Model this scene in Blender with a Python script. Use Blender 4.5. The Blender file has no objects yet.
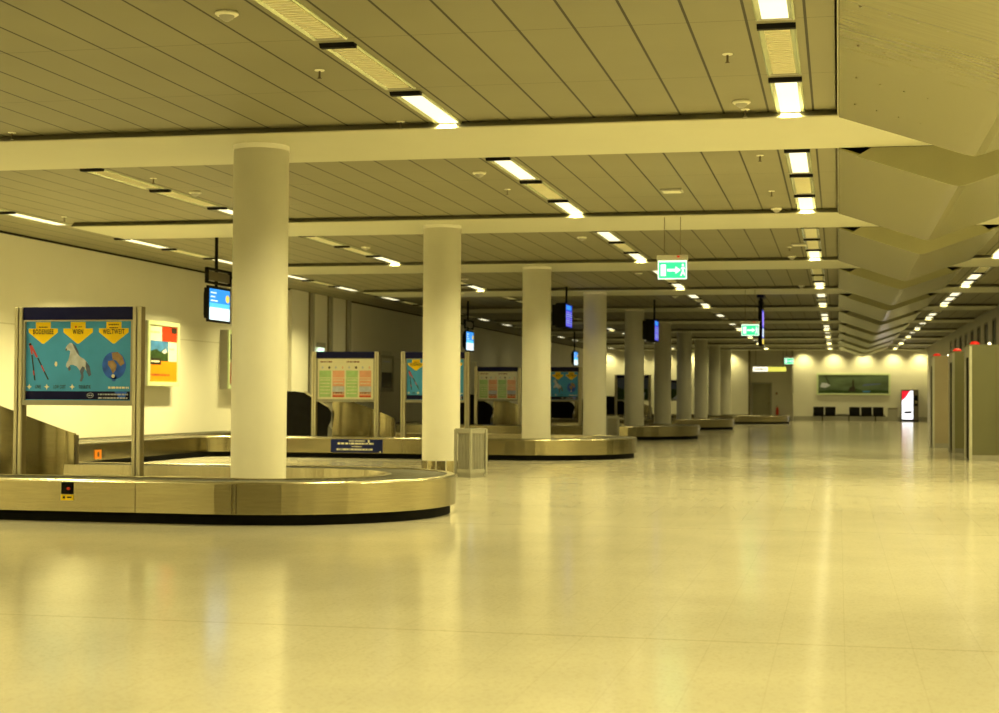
import bpy, math, random
from mathutils import Matrix, Vector
random.seed(7)
sc = bpy.context.scene
col = sc.collection
PI = math.pi

# ------------------------------------------------------------------ materials
def node_mat(name):
    m = bpy.data.materials.new(name); m.use_nodes = True
    nt = m.node_tree
    return m, nt, nt.nodes, nt.links, nt.nodes['Principled BSDF']

def mat(name, rgb, rough=.5, metal=0., var=.06, scale=6., spec=.25, bump=0., stretch=None, coat=0.):
    m, nt, N, L, b = node_mat(name)
    b.inputs['Roughness'].default_value = rough
    b.inputs['Metallic'].default_value = metal
    b.inputs['Specular IOR Level'].default_value = spec
    b.inputs['Coat Weight'].default_value = coat
    tc = N.new('ShaderNodeTexCoord'); mp = N.new('ShaderNodeMapping')
    L.new(tc.outputs['Object'], mp.inputs['Vector'])
    if stretch: mp.inputs['Scale'].default_value = stretch
    nz = N.new('ShaderNodeTexNoise'); nz.inputs['Scale'].default_value = scale; nz.inputs['Detail'].default_value = 4
    L.new(mp.outputs['Vector'], nz.inputs['Vector'])
    rp = N.new('ShaderNodeValToRGB')
    rp.color_ramp.elements[0].position = .3; rp.color_ramp.elements[1].position = .7
    rp.color_ramp.elements[0].color = (*[c*(1-var) for c in rgb], 1)
    rp.color_ramp.elements[1].color = (*[min(1, c*(1+var)) for c in rgb], 1)
    L.new(nz.outputs['Fac'], rp.inputs['Fac']); L.new(rp.outputs['Color'], b.inputs['Base Color'])
    if bump:
        bp = N.new('ShaderNodeBump'); bp.inputs['Strength'].default_value = bump; bp.inputs['Distance'].default_value = .01
        L.new(nz.outputs['Fac'], bp.inputs['Height']); L.new(bp.outputs['Normal'], b.inputs['Normal'])
    return m

def emit(name, rgb, strength):
    m, nt, N, L, b = node_mat(name)
    b.inputs['Base Color'].default_value = (*[c*.5 for c in rgb], 1)
    b.inputs['Emission Color'].default_value = (*rgb, 1)
    b.inputs['Emission Strength'].default_value = strength
    return m

def math_node(N, L, op, a, bv=None, c=None):
    n = N.new('ShaderNodeMath'); n.operation = op
    for i, v in enumerate((a, bv, c)):
        if v is None: continue
        if isinstance(v, (int, float)): n.inputs[i].default_value = v
        else: L.new(v, n.inputs[i])
    return n.outputs[0]

def line_mask(N, L, coord, period, offset, width):
    """1 on a line of the given width every period along coord"""
    t = math_node(N, L, 'DIVIDE', math_node(N, L, 'SUBTRACT', coord, offset), period)
    d = math_node(N, L, 'ABSOLUTE', math_node(N, L, 'SUBTRACT', t, math_node(N, L, 'ROUND', t)))
    return math_node(N, L, 'LESS_THAN', d, width/period/2)

def panel_mat(name, rgb, lines, rough=.6, line_rgb=(.02, .016, .008), noise_scale=3., var=.08, spec=.3, speckle=None, metal=0., stretch=None):
    """object-space material with joint lines; lines = [(axis, period, offset, width, strength)]"""
    m, nt, N, L, b = node_mat(name)
    b.inputs['Roughness'].default_value = rough; b.inputs['Specular IOR Level'].default_value = spec
    b.inputs['Metallic'].default_value = metal
    tc = N.new('ShaderNodeTexCoord'); sp = N.new('ShaderNodeSeparateXYZ')
    L.new(tc.outputs['Object'], sp.inputs[0])
    nz = N.new('ShaderNodeTexNoise'); nz.inputs['Scale'].default_value = noise_scale; nz.inputs['Detail'].default_value = 5
    mp = N.new('ShaderNodeMapping'); L.new(tc.outputs['Object'], mp.inputs['Vector'])
    if stretch: mp.inputs['Scale'].default_value = stretch
    L.new(mp.outputs['Vector'], nz.inputs['Vector'])
    rp = N.new('ShaderNodeValToRGB')
    rp.color_ramp.elements[0].position = .3; rp.color_ramp.elements[1].position = .7
    rp.color_ramp.elements[0].color = (*[c*(1-var) for c in rgb], 1)
    rp.color_ramp.elements[1].color = (*[min(1, c*(1+var)) for c in rgb], 1)
    L.new(nz.outputs['Fac'], rp.inputs['Fac'])
    cur = rp.outputs['Color']
    if speckle:
        vz = N.new('ShaderNodeTexVoronoi'); vz.inputs['Scale'].default_value = speckle
        L.new(tc.outputs['Object'], vz.inputs['Vector'])
        r2 = N.new('ShaderNodeValToRGB')
        r2.color_ramp.elements[0].color = (.72, .70, .66, 1); r2.color_ramp.elements[1].color = (1, 1, 1, 1)
        r2.color_ramp.elements[0].position = .1; r2.color_ramp.elements[1].position = .45
        L.new(vz.outputs['Color'], r2.inputs['Fac'])
        mx = N.new('ShaderNodeMixRGB'); mx.blend_type = 'MULTIPLY'; mx.inputs['Fac'].default_value = .4
        L.new(cur, mx.inputs['Color1']); L.new(r2.outputs['Color'], mx.inputs['Color2']); cur = mx.outputs['Color']
    for axis, period, off, width, strength in lines:
        msk = line_mask(N, L, sp.outputs['XYZ'.index(axis)], period, off, width)
        mx = N.new('ShaderNodeMixRGB'); L.new(math_node(N, L, 'MULTIPLY', msk, strength), mx.inputs['Fac'])
        L.new(cur, mx.inputs['Color1']); mx.inputs['Color2'].default_value = (*line_rgb, 1); cur = mx.outputs['Color']
    L.new(cur, b.inputs['Base Color'])
    return m

M = {}
M['floor'] = panel_mat('terrazzo', (.60, .56, .45), [('X', .335, .03, .004, .16), ('Y', 7.0, 1.2, .014, .5)],
                       rough=.14, noise_scale=1.3, var=.05, spec=.45, speckle=70, line_rgb=(.20, .16, .08))
M['ceiling'] = panel_mat('ceiling plank', (.228, .212, .135), [('X', .4475, -.25, .022, 1.), ('Y', 2.09, 12.18, .012, .55)],
                         rough=.55, noise_scale=.6, var=.06, spec=.25)
M['ceilplain'] = mat('ceiling edge strip', (.26, .242, .16), .55, var=.04)
M['wall'] = panel_mat('painted wall panel', (.74, .72, .63), [('Z', 40., 2.53, .02, .45)], rough=.7, noise_scale=.8, var=.03,
                      line_rgb=(.3, .26, .14))
M['wallplain'] = mat('painted wall', (.74, .72, .63), .7, var=.03, scale=.8)
M['soffit'] = mat('white painted sheet', (.54, .53, .40), .5, var=.02, scale=1.)
M['column'] = mat('white column paint', (.78, .76, .68), .45, var=.025, scale=2.)
M['fold'] = panel_mat('brushed aluminium', (.265, .245, .105), [('Y', 1.255, .3, .012, .5)], rough=.24, noise_scale=2.2, var=.08,
                      metal=.3, spec=.5, stretch=(.6, 14, .6), line_rgb=(.2, .17, .09))
M['foldend'] = mat('aluminium end plate', (.30, .285, .165), .5, .15, var=.04, scale=2)
M['steel'] = mat('brushed stainless', (.36, .32, .20), .17, 1., var=.10, scale=3., stretch=(1, 1, 30))
M['steelv'] = mat('brushed stainless bright', (.62, .57, .43), .25, 1., var=.08, scale=2.5, stretch=(14, 14, .6))
M['steeldark'] = mat('dark steel', (.20, .17, .12), .4, .8, var=.1)
M['seam'] = mat('seam shadow gap', (.16, .13, .08), .6, .3)  # darker steel for joint strips and rivet heads
M['black'] = mat('black plastic', (.008, .0075, .007), .55, var=.2, spec=.04)
M['rubber'] = mat('dark rubber', (.085, .08, .06), .45, var=.15, scale=18, bump=.2)
M['plinth'] = mat('black kickboard', (.006, .006, .006), .7, var=.2, spec=.08)
M['grey'] = mat('grey enamel', (.36, .35, .30), .45, var=.05)
M['greylight'] = mat('pale grey enamel', (.56, .56, .48), .4, var=.04)
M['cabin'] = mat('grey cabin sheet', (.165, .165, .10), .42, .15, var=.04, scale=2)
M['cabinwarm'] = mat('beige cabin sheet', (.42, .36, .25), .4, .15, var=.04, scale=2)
M['cabinmid'] = mat('grey cabin sheet lit', (.30, .295, .18), .42, .15, var=.04, scale=2)  # lighter copy of the cabin sheet, its colour raised against the neighbour's shade
M['alu'] = mat('anodised aluminium', (.55, .52, .42), .32, .9, var=.06, scale=4, stretch=(8, 8, .5))
M['aludark'] = mat('aluminium side', (.22, .18, .10), .4, .7, var=.06)
M['navy'] = mat('navy panel', (.007, .008, .06), .4, var=.08, spec=.12)
M['blueplate'] = mat('blue plate', (.012, .02, .12), .4, var=.08, spec=.12)
M['teal'] = mat('teal print', (.06, .34, .80), .3, var=.08, scale=3)
M['yellow'] = mat('yellow print', (.95, .66, .01), .35, var=.02)
M['ink'] = mat('dark print', (.03, .025, .02), .5)
M['white'] = mat('white print', (.80, .79, .70), .45, var=.02)
M['palegreen'] = mat('pale green frame', (.60, .70, .45), .35, var=.03)
M['cream'] = mat('cream print', (.84, .82, .68), .4, var=.02)
M['red'] = mat('red print', (.62, .045, .015), .35, var=.05)
M['orange'] = mat('orange print', (.86, .26, .01), .35, var=.05)
M['salmon'] = mat('salmon print', (.80, .42, .30), .4, var=.10, scale=9)
M['green'] = mat('green print', (.42, .66, .32), .4, var=.10, scale=9)
M['sky'] = mat('sky print', (.06, .20, .50), .35, var=.35, scale=3)
M['land'] = mat('dark landscape print', (.03, .06, .02), .4, var=.6, scale=10)
M['globe'] = mat('globe print', (.03, .13, .90), .35, var=.4, scale=8)
M['brown'] = mat('brown print', (.32, .22, .14), .4, var=.4, scale=14)
M['horse'] = mat('light grey print', (.52, .56, .72), .45, var=.2, scale=14)
M['horsedark'] = mat('dark grey print', (.10, .13, .26), .45, var=.2, scale=14)
M['maroon'] = mat('maroon print', (.20, .05, .03), .4, var=.3)
M['pink'] = mat('red grip print', (.55, .08, .10), .4, var=.2)
LAMP = (1., .865, .35)
M['lamp'] = emit('lit lamp diffuser', (1., .93, .64), 1.3)
M['lampoff'] = mat('unlit lamp louvre', (.62, .56, .36), .3, .2, var=.12, scale=40, stretch=(.2, 1, 1))
M['lampedge'] = mat('lamp reflector', (.62, .66, .45), .25, .5, var=.05)
M['exit'] = emit('exit sign green', (.03, .80, .28), 1.3)
M['exitwhite'] = emit('exit sign white', (.75, 1., .80), 1.5)
M['redlamp'] = emit('red warning lamp', (1., .015, .01), .4)
M['warmspot'] = emit('small lamp', (1., .85, .5), 6.)
M['scrblue'] = emit('screen blue', (.03, .30, .90), 1.15)
M['scrcyan'] = emit('screen cyan', (.10, .60, 1.), 1.2)
M['scrwhite'] = emit('screen white', (.80, .95, 1.), 1.35)
M['scryellow'] = emit('screen yellow', (1., .75, .1), 1.)
M['scrdark'] = emit('screen deep blue', (.03, .06, .75), .75)
M['scrtext'] = emit('screen text', (.45, .50, .95), .9)
M['scrviolet'] = emit('screen violet', (.30, .22, 1.), 1.2)
M['signlit'] = emit('lit sign white', (1., .95, .75), 1.6)
M['signyel'] = emit('lit sign yellow', (.85, .82, .12), 1.0)
M['vendred'] = emit('vending red', (.85, .01, .03), 1.)
M['vendwhite'] = emit('vending white', (.95, .95, 1.), 2.1)
M['window'] = mat('dark window glass', (.008, .007, .005), .25, var=.2, spec=.2)
M['door'] = mat('door paint', (.26, .25, .17), .5, var=.04)
M['gap'] = mat('deep recess', (.012, .010, .006), .9)  # near-black colour carries the shade of recesses, gaps and openings
M['art1'] = mat('panorama sky', (.10, .14, .085), .4, var=.35, scale=1.6, stretch=(.5, 1, 1.5))

# ------------------------------------------------------------------ mesh building
class MB:
    def __init__(s): s.v = []; s.f = []; s.m = []; s.mats = []; s.smooth = []
    def mi(s, m):
        m = M[m] if isinstance(m, str) else m
        if m not in s.mats: s.mats.append(m)
        return s.mats.index(m)
    def face(s, pts, m, smooth=False):
        o = len(s.v); s.v += [tuple(p) for p in pts]; s.f.append(tuple(range(o, o+len(pts)))); s.m.append(s.mi(m)); s.smooth.append(smooth)
    def add(s, vs, fs, m, smooth=False):
        o = len(s.v); s.v += [tuple(p) for p in vs]
        for f in fs: s.f.append(tuple(i+o for i in f)); s.m.append(s.mi(m)); s.smooth.append(smooth)
    def box(s, x0, x1, y0, y1, z0, z1, m, bev=0.):
        if bev:
            b = min(bev, (x1-x0)*.49, (y1-y0)*.49)
            pl = [(x0+b, y0), (x1-b, y0), (x1, y0+b), (x1, y1-b), (x1-b, y1), (x0+b, y1), (x0, y1-b), (x0, y0+b)]
            zb = min(bev, (z1-z0)*.49)
            inner = [(x0+b+b*.4, y0+b*.6), (x1-b*1.4, y0+b*.6), (x1-b*.6, y0+b*1.4), (x1-b*.6, y1-b*1.4), (x1-b*1.4, y1-b*.6), (x0+b*1.4, y1-b*.6), (x0+b*.6, y1-b*1.4), (x0+b*.6, y0+b*1.4)]
            rings = [[(x, y, z0) for x, y in inner], [(x, y, z0+zb) for x, y in pl], [(x, y, z1-zb) for x, y in pl], [(x, y, z1) for x, y in inner]]
            s.loft(rings, m, cap=True); return
        vs = [(x0, y0, z0), (x1, y0, z0), (x1, y1, z0), (x0, y1, z0), (x0, y0, z1), (x1, y0, z1), (x1, y1, z1), (x0, y1, z1)]
        s.add(vs, [(3, 2, 1, 0), (4, 5, 6, 7), (0, 1, 5, 4), (1, 2, 6, 5), (2, 3, 7, 6), (3, 0, 4, 7)], m)
    def loft(s, rings, m, cap=False, smooth=False, closed=True):
        n = len(rings[0]); vs = [p for r in rings for p in r]; fs = []
        for k in range(len(rings)-1):
            for i in range(n if closed else n-1):
                j = (i+1) % n
                fs.append((k*n+i, k*n+j, (k+1)*n+j, (k+1)*n+i))
        s.add(vs, fs, m, smooth)
        if cap:
            s.face(list(reversed(rings[0])), m); s.face(rings[-1], m)
    def cyl(s, x, y, z0, z1, r, m, n=24, r1=None, smooth=True):
        r1 = r if r1 is None else r1
        a = [2*PI*i/n for i in range(n)]
        s.loft([[(x+r*math.cos(t), y+r*math.sin(t), z0) for t in a], [(x+r1*math.cos(t), y+r1*math.sin(t), z1) for t in a]], m, cap=True, smooth=smooth)
    def lathe(s, prof, m, n=24, x=0, y=0, smooth=True):
        a = [2*PI*i/n for i in range(n)]
        s.loft([[(x+r*math.cos(t), y+r*math.sin(t), z) for t in a] for r, z in prof], m, cap=True, smooth=smooth)
    def prism(s, poly, m, lo, hi, axis='y'):
        """poly in the plane across the axis; y: (x,z)  x: (y,z)  z: (x,y)"""
        def P(p, t): return {'y': (p[0], t, p[1]), 'x': (t, p[0], p[1]), 'z': (p[0], p[1], t)}[axis]
        r0 = [P(p, lo) for p in poly]; r1 = [P(p, hi) for p in poly]
        s.loft([r0, r1], m, cap=True)
    def flat(s, poly, m, layer=1):
        """printed shape lying on a vertical board that faces -Y"""
        s.face([(u, -.0015*layer, v) for u, v in poly], m)
    def rect(s, u0, u1, v0, v1, m, layer=1): s.flat([(u0, v0), (u1, v0), (u1, v1), (u0, v1)], m, layer)
    def disc(s, u, v, ru, rv, m, layer=1, n=24): s.flat([(u+ru*math.cos(2*PI*i/n), v+rv*math.sin(2*PI*i/n)) for i in range(n)], m, layer)
    def text(s, body, u, v, height, m, layer=3, squeeze=1., align='CENTER'):
        cu = bpy.data.curves.new('t', 'FONT'); cu.body = body; cu.align_x = align; cu.align_y = 'CENTER'; cu.size = height/.7; cu.offset = height*.03; cu.space_character = 1.22
        ob = bpy.data.objects.new('t', cu); me = bpy.data.meshes.new_from_object(ob)
        s.add([(u+p.co.x*squeeze, -.0015*layer, v+p.co.y) for p in me.vertices], [tuple(p.vertices) for p in me.polygons], m)
        bpy.data.objects.remove(ob); bpy.data.curves.remove(cu); bpy.data.meshes.remove(me)
    def dashes(s, u0, u1, v, h, m, layer=3, seed=1):
        r = random.Random(seed); u = u0
        while u < u1:
            w = min(h*r.uniform(.5, 2.2), u1-u); s.rect(u, u+w, v-h/2, v+h/2, m, layer); u += w+h*r.uniform(.2, .6)
    def build(s, name, parent=None, loc=None):
        me = bpy.data.meshes.new(name); me.from_pydata(s.v, [], s.f)
        for m in s.mats: me.materials.append(m)
        for p, i, sm in zip(me.polygons, s.m, s.smooth): p.material_index = i; p.use_smooth = sm
        me.validate(); me.update()
        o = bpy.data.objects.new(name, me); col.objects.link(o)
        if parent: o.parent = parent
        if loc: o.location = loc
        return o

def tag(o, label=None, cat=None, group=None, kind=None):
    if label: o['label'] = label
    if cat: o['category'] = cat
    if group: o['group'] = group
    if kind: o['kind'] = kind
    return o
def thing(name, label, cat, loc=(0, 0, 0), rz=0, group=None):
    o = bpy.data.objects.new(name, None); col.objects.link(o); o.empty_display_size = .2
    o.location = loc; o.rotation_euler = (0, 0, rz)
    return tag(o, label, cat, group)
def copy_tree(o, parent=None):
    c = o.copy(); col.objects.link(c)
    if parent: c.parent = parent
    for ch in list(o.children): copy_tree(ch, c)
    return c
def struct(o): o['kind'] = 'structure'; return o
def smooth_fix(o):
    return o

NUM = ['zeroth', 'first', 'second', 'third', 'fourth', 'fifth', 'sixth', 'seventh', 'eighth', 'ninth', 'tenth', 'eleventh']
# ------------------------------------------------------------------ measured layout
CEIL, SOF = 4.17, 4.09
Y1, B, W = 16.05, 8.36, 2.04
XL, XR, YF, YB = -14.6, 5.0, 94.0, -13.0
XC = -6.42
CO = .80

# ------------------------------------------------------------------ room shell
m = MB(); m.box(XL-.3, XR+.3, YB-.3, YF+2.2, -.15, 0, 'floor'); struct(m.build('floor'))
m = MB(); m.box(XL-.3, 0.0, YB-.3, YF+2.2, CEIL, CEIL+.1, 'ceiling'); struct(m.build('ceiling'))
m = MB(); m.box(2.62, XR-.22, YB-.3, YF+2.2, CEIL, CEIL+.1, 'ceiling'); struct(m.build('ceiling_beyond_panels'))
m = MB(); m.box(-.02, 2.66, YB-.3, YF+2.2, CEIL+.35, CEIL+.45, 'gap'); m.box(-.03, 0, YB, YF+.2, CEIL, CEIL+.4, 'gap'); m.box(2.62, 2.65, YB, YF+.2, CEIL, CEIL+.4, 'gap')
m.box(XR-.22, XR+.02, YB, YF+.2, CEIL+.25, CEIL+.35, 'gap'); struct(m.build('ceiling_void'))  # near-black sheet stands for the shade between ceiling and wall
m = MB(); m.box(-.012, 0, YB, YF, SOF+.016, CEIL, 'soffit'); struct(m.build('trim_edge'))
m = MB(); m.box(2.622, 2.634, YB, YF, SOF+.016, CEIL, 'soffit'); struct(m.build('trim_edge_far'))
m = MB(); m.box(XL-.25, XL, YB-.3, YF+2.2, 0, CEIL+.1, 'wall'); struct(m.build('wall_left'))
m = MB(); m.box(XL-.3, XR+.3, YB-.3, YB, 0, CEIL+.4, 'wallplain'); struct(m.build('wall_back'))
m = MB(); m.box(XL, XL+.035, YB, YF, CEIL-.035, CEIL, 'gap'); struct(m.build('trim_left'))  # solid black strip painted as the shadow line under the ceiling
# far wall: two stretches with a recess holding the door
RX0, RX1, RY = -5.2, -2.62, YF+1.4
m = MB()
m.box(XL, RX0, YF, YF+.25, 0, CEIL+.1, 'wallplain'); m.box(RX1, XR+.2, YF, YF+.25, 0, CEIL+.45, 'wallplain')
m.box(RX0-.2, RX1+.2, RY, RY+.2, 0, CEIL+.1, 'wallplain')
m.box(RX0-.2, RX0, YF+.2, RY, 0, CEIL+.1, 'wallplain'); m.box(RX1, RX1+.2, YF+.2, RY, 0, CEIL+.1, 'wallplain')
struct(m.build('wall_far'))
m = MB(); m.box(RX0-.02, RX0+.10, YF-.06, YF, 0, CEIL, 'steeldark'); struct(m.build('trim_1'))
m = MB(); m.box(RX1-.06, RX1+.02, YF-.03, YF, 1.6, CEIL, 'grey'); struct(m.build('trim_2'))
m = MB(); m.box(RX1+.02, XR, YF-.03, YF, 0, .26, 'grey'); struct(m.build('baseboard_far'))
m = MB(); m.box(XL, XL+.02, 1, YF, 0, .14, 'grey'); struct(m.build('baseboard_left'))
# door in the recess
d = bpy.data.objects.new('door_1', None); col.objects.link(d); d.location = (-4.5, RY, 0); struct(d)
m = MB(); m.box(-.52, .52, -.05, -.01, 0, 2.16, 'door'); m.build('door_leaf', d)
m = MB(); m.box(-.60, -.52, -.09, 0, 0, 2.24, 'grey'); m.box(.52, .60, -.09, 0, 0, 2.24, 'grey'); m.box(-.60, .60, -.09, 0, 2.16, 2.24, 'grey'); m.build('door_frame', d)
m = MB(); m.box(.36, .46, -.10, -.05, .98, 1.02, 'steel'); m.cyl(.44, -.07, .94, 1.06, .02, 'steel'); m.build('door_handle', d)
# right wall with its row of tall dark windows
WY = [53.2, 56.1, 59.0, 61.9, 64.8, 67.7, 70.6, 73.5]
m = MB(); ys = [YB-.3]
for y in WY: ys += [y, y+1.45]
ys.append(YF+2.2)
m.box(XR, XR+.25, YB-.3, YF+2.2, 0, 2.1, 'wallplain'); m.box(XR, XR+.25, YB-.3, YF+2.2, 3.95, CEIL+.4, 'wallplain')
for i in range(0, len(ys), 2): m.box(XR, XR+.25, ys[i], ys[i+1], 2.1, 3.95, 'wallplain')
struct(m.build('wall_right'))
for i, y in enumerate(WY):
    w = bpy.data.objects.new('window_%d' % (i+1), None); col.objects.link(w); w.location = (XR, y, 2.1); struct(w)
    m = MB()
    for a in ((0, .06, 0, 1.85), (1.39, 1.45, 0, 1.85), (0, 1.45, 0, .06), (0, 1.45, 1.79, 1.85)): m.box(.005, .08, a[0], a[1], a[2], a[3], 'steeldark')
    m.build('window_frame', w)
    m = MB(); m.box(.035, .05, .06, 1.39, .06, 1.79, 'window'); m.build('window_pane', w)
# white soffit strips crossing the hall
for i, k in enumerate(range(-2, 10)):
    y = Y1+k*B
    m = MB(); m.box(-12.7, XR-.3, y, y+W, SOF, SOF+.014, 'soffit'); m.box(-12.6, XR-.35, y+.7, y+W-.7, SOF+.014, CEIL, 'soffit')
    m.prism([(y+.004, SOF+.014), (y+.20, SOF+.014), (y+.20, CEIL), (y+.10, CEIL)], 'ceilplain', -12.7, -.015, 'x'); m.prism([(y+.004, SOF+.014), (y+.20, SOF+.014), (y+.20, CEIL), (y+.10, CEIL)], 'ceilplain', 2.64, XR-.3, 'x')
    struct(m.build('trim_%d' % (i+3)))

# ------------------------------------------------------------------ columns
CL = ['round white column rising out of the first baggage carousel', 'round white column on the open floor beside the first slatted litter bin',
      'round white column rising out of the second baggage carousel', 'round white column on the floor just behind the second carousel',
      'round white column rising out of the third baggage carousel', 'round white column on the floor just behind the third carousel',
      'round white column rising out of the fourth baggage carousel', 'round white column on the floor just behind the fourth carousel',
      'round white column rising out of the fifth baggage carousel', 'last round white column of the row, close to the end wall']
col0 = thing('round_column', CL[0], 'column', (XC, Y1+CO, 0), 0, 'row of round white columns')
m = MB(); m.lathe([(.312, 0), (.312, SOF-.05), (.312, SOF-.05)], 'column', 48); m.build('shaft', col0)
m = MB(); m.lathe([(.318, SOF-.055), (.318, SOF)], 'column', 48); m.build('collar', col0)
m = MB()
for i in range(12):
    a0 = 2*PI*i/12+.035; a1 = 2*PI*(i+1)/12-.035
    p = [(r*math.cos(a), r*math.sin(a)) for r, aa in ((.322, (a0, (a0+a1)/2, a1)), (.313, (a1, (a0+a1)/2, a0))) for a in aa]
    m.prism(p, 'steel', 0.01, .21, 'z')
m.build('kick_plate', col0)
for k in range(1, 10):
    c = copy_tree(col0); c.location = (XC, Y1+CO+k*B, 0); c['label'] = CL[k]
for o in [col0]+[x for x in col.objects if x.name.startswith('round_column.')]: o['kind'] = 'thing'

# ------------------------------------------------------------------ folded aluminium panels under the ceiling void
FX = [(0.004, 4.078), (1.22, 3.668), (1.31, 3.65), (1.40, 3.668), (2.605, 4.075)]
def fold_panel(k):
    y0, y1 = Y1+(k-1)*B+W, Y1+k*B
    L = ['folded aluminium ceiling panel hanging in front of the first cross beam',][0] if k == 0 else 'folded aluminium ceiling panel hanging between the %s and %s cross beams' % (NUM[k], NUM[k+1])
    if k == 9: L = 'last folded aluminium ceiling panel, hanging before the end wall'
    t = thing('folded_ceiling_panel', L, 'ceiling panel', (0, y0, 0), 0, 'folded panels under the ceiling')
    m = MB(); ln = y1-y0
    top = [(x, z+.02) for x, z in reversed(FX)]
    m.prism(FX+top, 'fold', .02, ln, 'y'); m.build('folded_sheet', t)
    m = MB()
    m.prism([(.36, 4.085), (.20, 3.99)] + [(1.22, 3.645), (1.31, 3.627), (1.40, 3.645), (2.42, 3.99), (2.26, 4.085)], 'foldend', 0, .02, 'y')
    m.build('end_plate', t)
    if k == 0:
        m = MB()
        for j in range(5):
            for side in (-1, 1):
                for q in range(6):
                    x = 1.31+side*(.16+.2*q); z = 3.65+.425*(abs(x-1.31)-.0)/1.3-.004
                    m.cyl(x, .35+1.255*j, z-.003, z+.01, .010, 'seam', 8)
        m.build('rivets', t)
    return t
for k in range(-1, 10): 
    if k >= 0: fold_panel(k)

# ------------------------------------------------------------------ ceiling lights
def light_proto(lit):
    t = thing('ceiling_light', None, 'ceiling light')
    m = MB()
    for sx in (-1, 1):
        m.prism([(sx*.15, -.012), (sx*.135, -.02), (sx*.095, .0), (sx*.15, .0)], 'lampedge', .1, 1.93)
    m.prism([(1.91, -.014), (1.95, -.014), (1.95, 0), (1.91, 0)], 'grey', -.15, .15, 'x')
    m.build('housing', t)
    m = MB(); m.box(-.10, .10, .11, 1.91, -.008, -.002, 'lamp' if lit else 'lampoff')
    if not lit:
        for i in range(24): m.box(-.098, .098, .14+.074*i, .15+.074*i, -.016, -.008, 'cream')
    m.build('diffuser', t)
    m = MB(); m.prism([(0.0, -.002), (.03, -.035), (.09, -.035), (.1, -.002)], 'black', -.15, .15, 'x'); m.build('end_cap', t)
    if lit:
        la = lamp_data('R', 0)
        lo = bpy.data.objects.new('lamp', la); col.objects.link(lo); lo.parent = t; lo.location = (0, 1.01, -.03)
    return t
PROTO = {}
LAMPS = {}
SPREAD = {240.: 112, 120.: 112, 115.: 112}
def lamp_data(rk, n):
    watt = 78. if n < 0 else 108. if n <= 1 else 84. if n == 2 else 44. if n == 3 else 17. if n < 8 else 30.
    if rk == 'W': watt = 240. if n in (1, 2) else 120. if n < 1 else 115. if n == 3 else 6.
    if rk == 'L' and n >= 3: watt = 30. if n == 3 else 5.
    if watt not in LAMPS:
        la = bpy.data.lights.new('lamp', 'AREA'); la.shape = 'RECTANGLE'; la.size = .18; la.size_y = 1.75; la.energy = watt; la.color = LAMP; la.spread = math.radians(SPREAD.get(watt, 135))
        LAMPS[watt] = la
    return LAMPS[watt]
ROWS = {
 'R': (-.475, 'folded panel row', {0: 'LUL', 1: 'LUL', 2: 'UUL', 3: 'UUL', 4: 'LUL', 5: 'ULL', 6: 'ULL'}),
 'C': (-4.05, 'open floor row', {0: 'UUL', 1: 'LUL', 2: 'LUL', 3: 'LUL', 4: 'LUL', 5: 'ULU'}),
 'L': (-9.41, 'row behind columns', {0: 'LUL', 1: 'UUL', 2: 'UUL', 3: 'LUL', 4: 'UUL', 5: 'LUU'}),
 'W': (-13.0, 'poster wall row', {0: 'LUL', 1: 'LUL', 2: 'LUL', 3: 'LUL', 4: 'LUU', 5: 'UUL'}),
 'E': (3.13, 'row beyond folded panels', {0: 'LLL', 1: 'LLL', 2: 'LUL', 3: 'ULL', 4: 'LLL', 5: 'ULL'}),
}
POS = ['first', 'middle', 'last']
for rk, (x, where, pat) in ROWS.items():
    for n in range(-2, 10):
        p = pat.get(n, 'LLL' if n < 0 else 'LUL')
        if n < 0: p = 'LUL' if rk in 'RC' else 'LLU'
        for i, ch in enumerate(p):
            y = 10.22+B*n+2.09*i
            if y > YF-2.2: continue
            if ch not in PROTO: o = PROTO[ch] = light_proto(ch == 'L')
            else: o = copy_tree(PROTO[ch])
            o.location = (x, y, CEIL)
            if ch == 'L':
                for c in o.children:
                    if c.type == 'LIGHT': c.data = lamp_data(rk, n)
            bay = 'before the first cross beam' if n == 0 else 'past the %s cross beam' % NUM[n] if n > 0 else 'in %s bay behind' % ('next' if n == -1 else 'hindmost')
            tag(o, '%s ceiling light, %s of three %s, %s' % ('lit' if ch == 'L' else 'unlit', POS[i], bay, where), None, 'ceiling lights, '+where)

# smoke detectors and sprinklers
def detector_proto():
    t = thing('smoke_detector', None, 'smoke detector')
    m = MB(); m.lathe([(.055, 0), (.085, -.002), (.09, -.018), (.075, -.03)], 'cream', 20); m.build('base', t)
    m = MB(); m.lathe([(.06, -.03), (.05, -.05), (.02, -.07), (.004, -.072)], 'grey', 20); m.build('sensor_dome', t)
    return t
def sprinkler_proto():
    t = thing('ceiling_sprinkler', None, 'sprinkler')
    m = MB(); m.lathe([(.045, 0), (.045, -.006), (.02, -.01)], 'cream', 16); m.build('rose', t)
    m = MB(); m.cyl(0, 0, -.075, -.008, .010, 'steeldark', 10); m.cyl(0, 0, -.080, -.074, .022, 'steeldark', 12); m.build('nozzle', t)
    return t
dp = sp_ = None
for x, ps, what in ((-4.55, (11.18, 19.79, 28.1, 36.4, 44.8), 'over the open floor'), (-.93, (15.49, 24.31, 32.6, 41.0), 'beside the folded panels row'), (-9.0, (21.0, 29.3, 37.6), 'behind the columns')):
    for i, y in enumerate(ps):
        if dp is None: o = dp = detector_proto()
        else: o = copy_tree(dp)
        o.location = (x, y, CEIL); tag(o, 'cream smoke detector on the ceiling, %s of those %s' % (NUM[i+1], what), None, 'smoke detectors')
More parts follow.
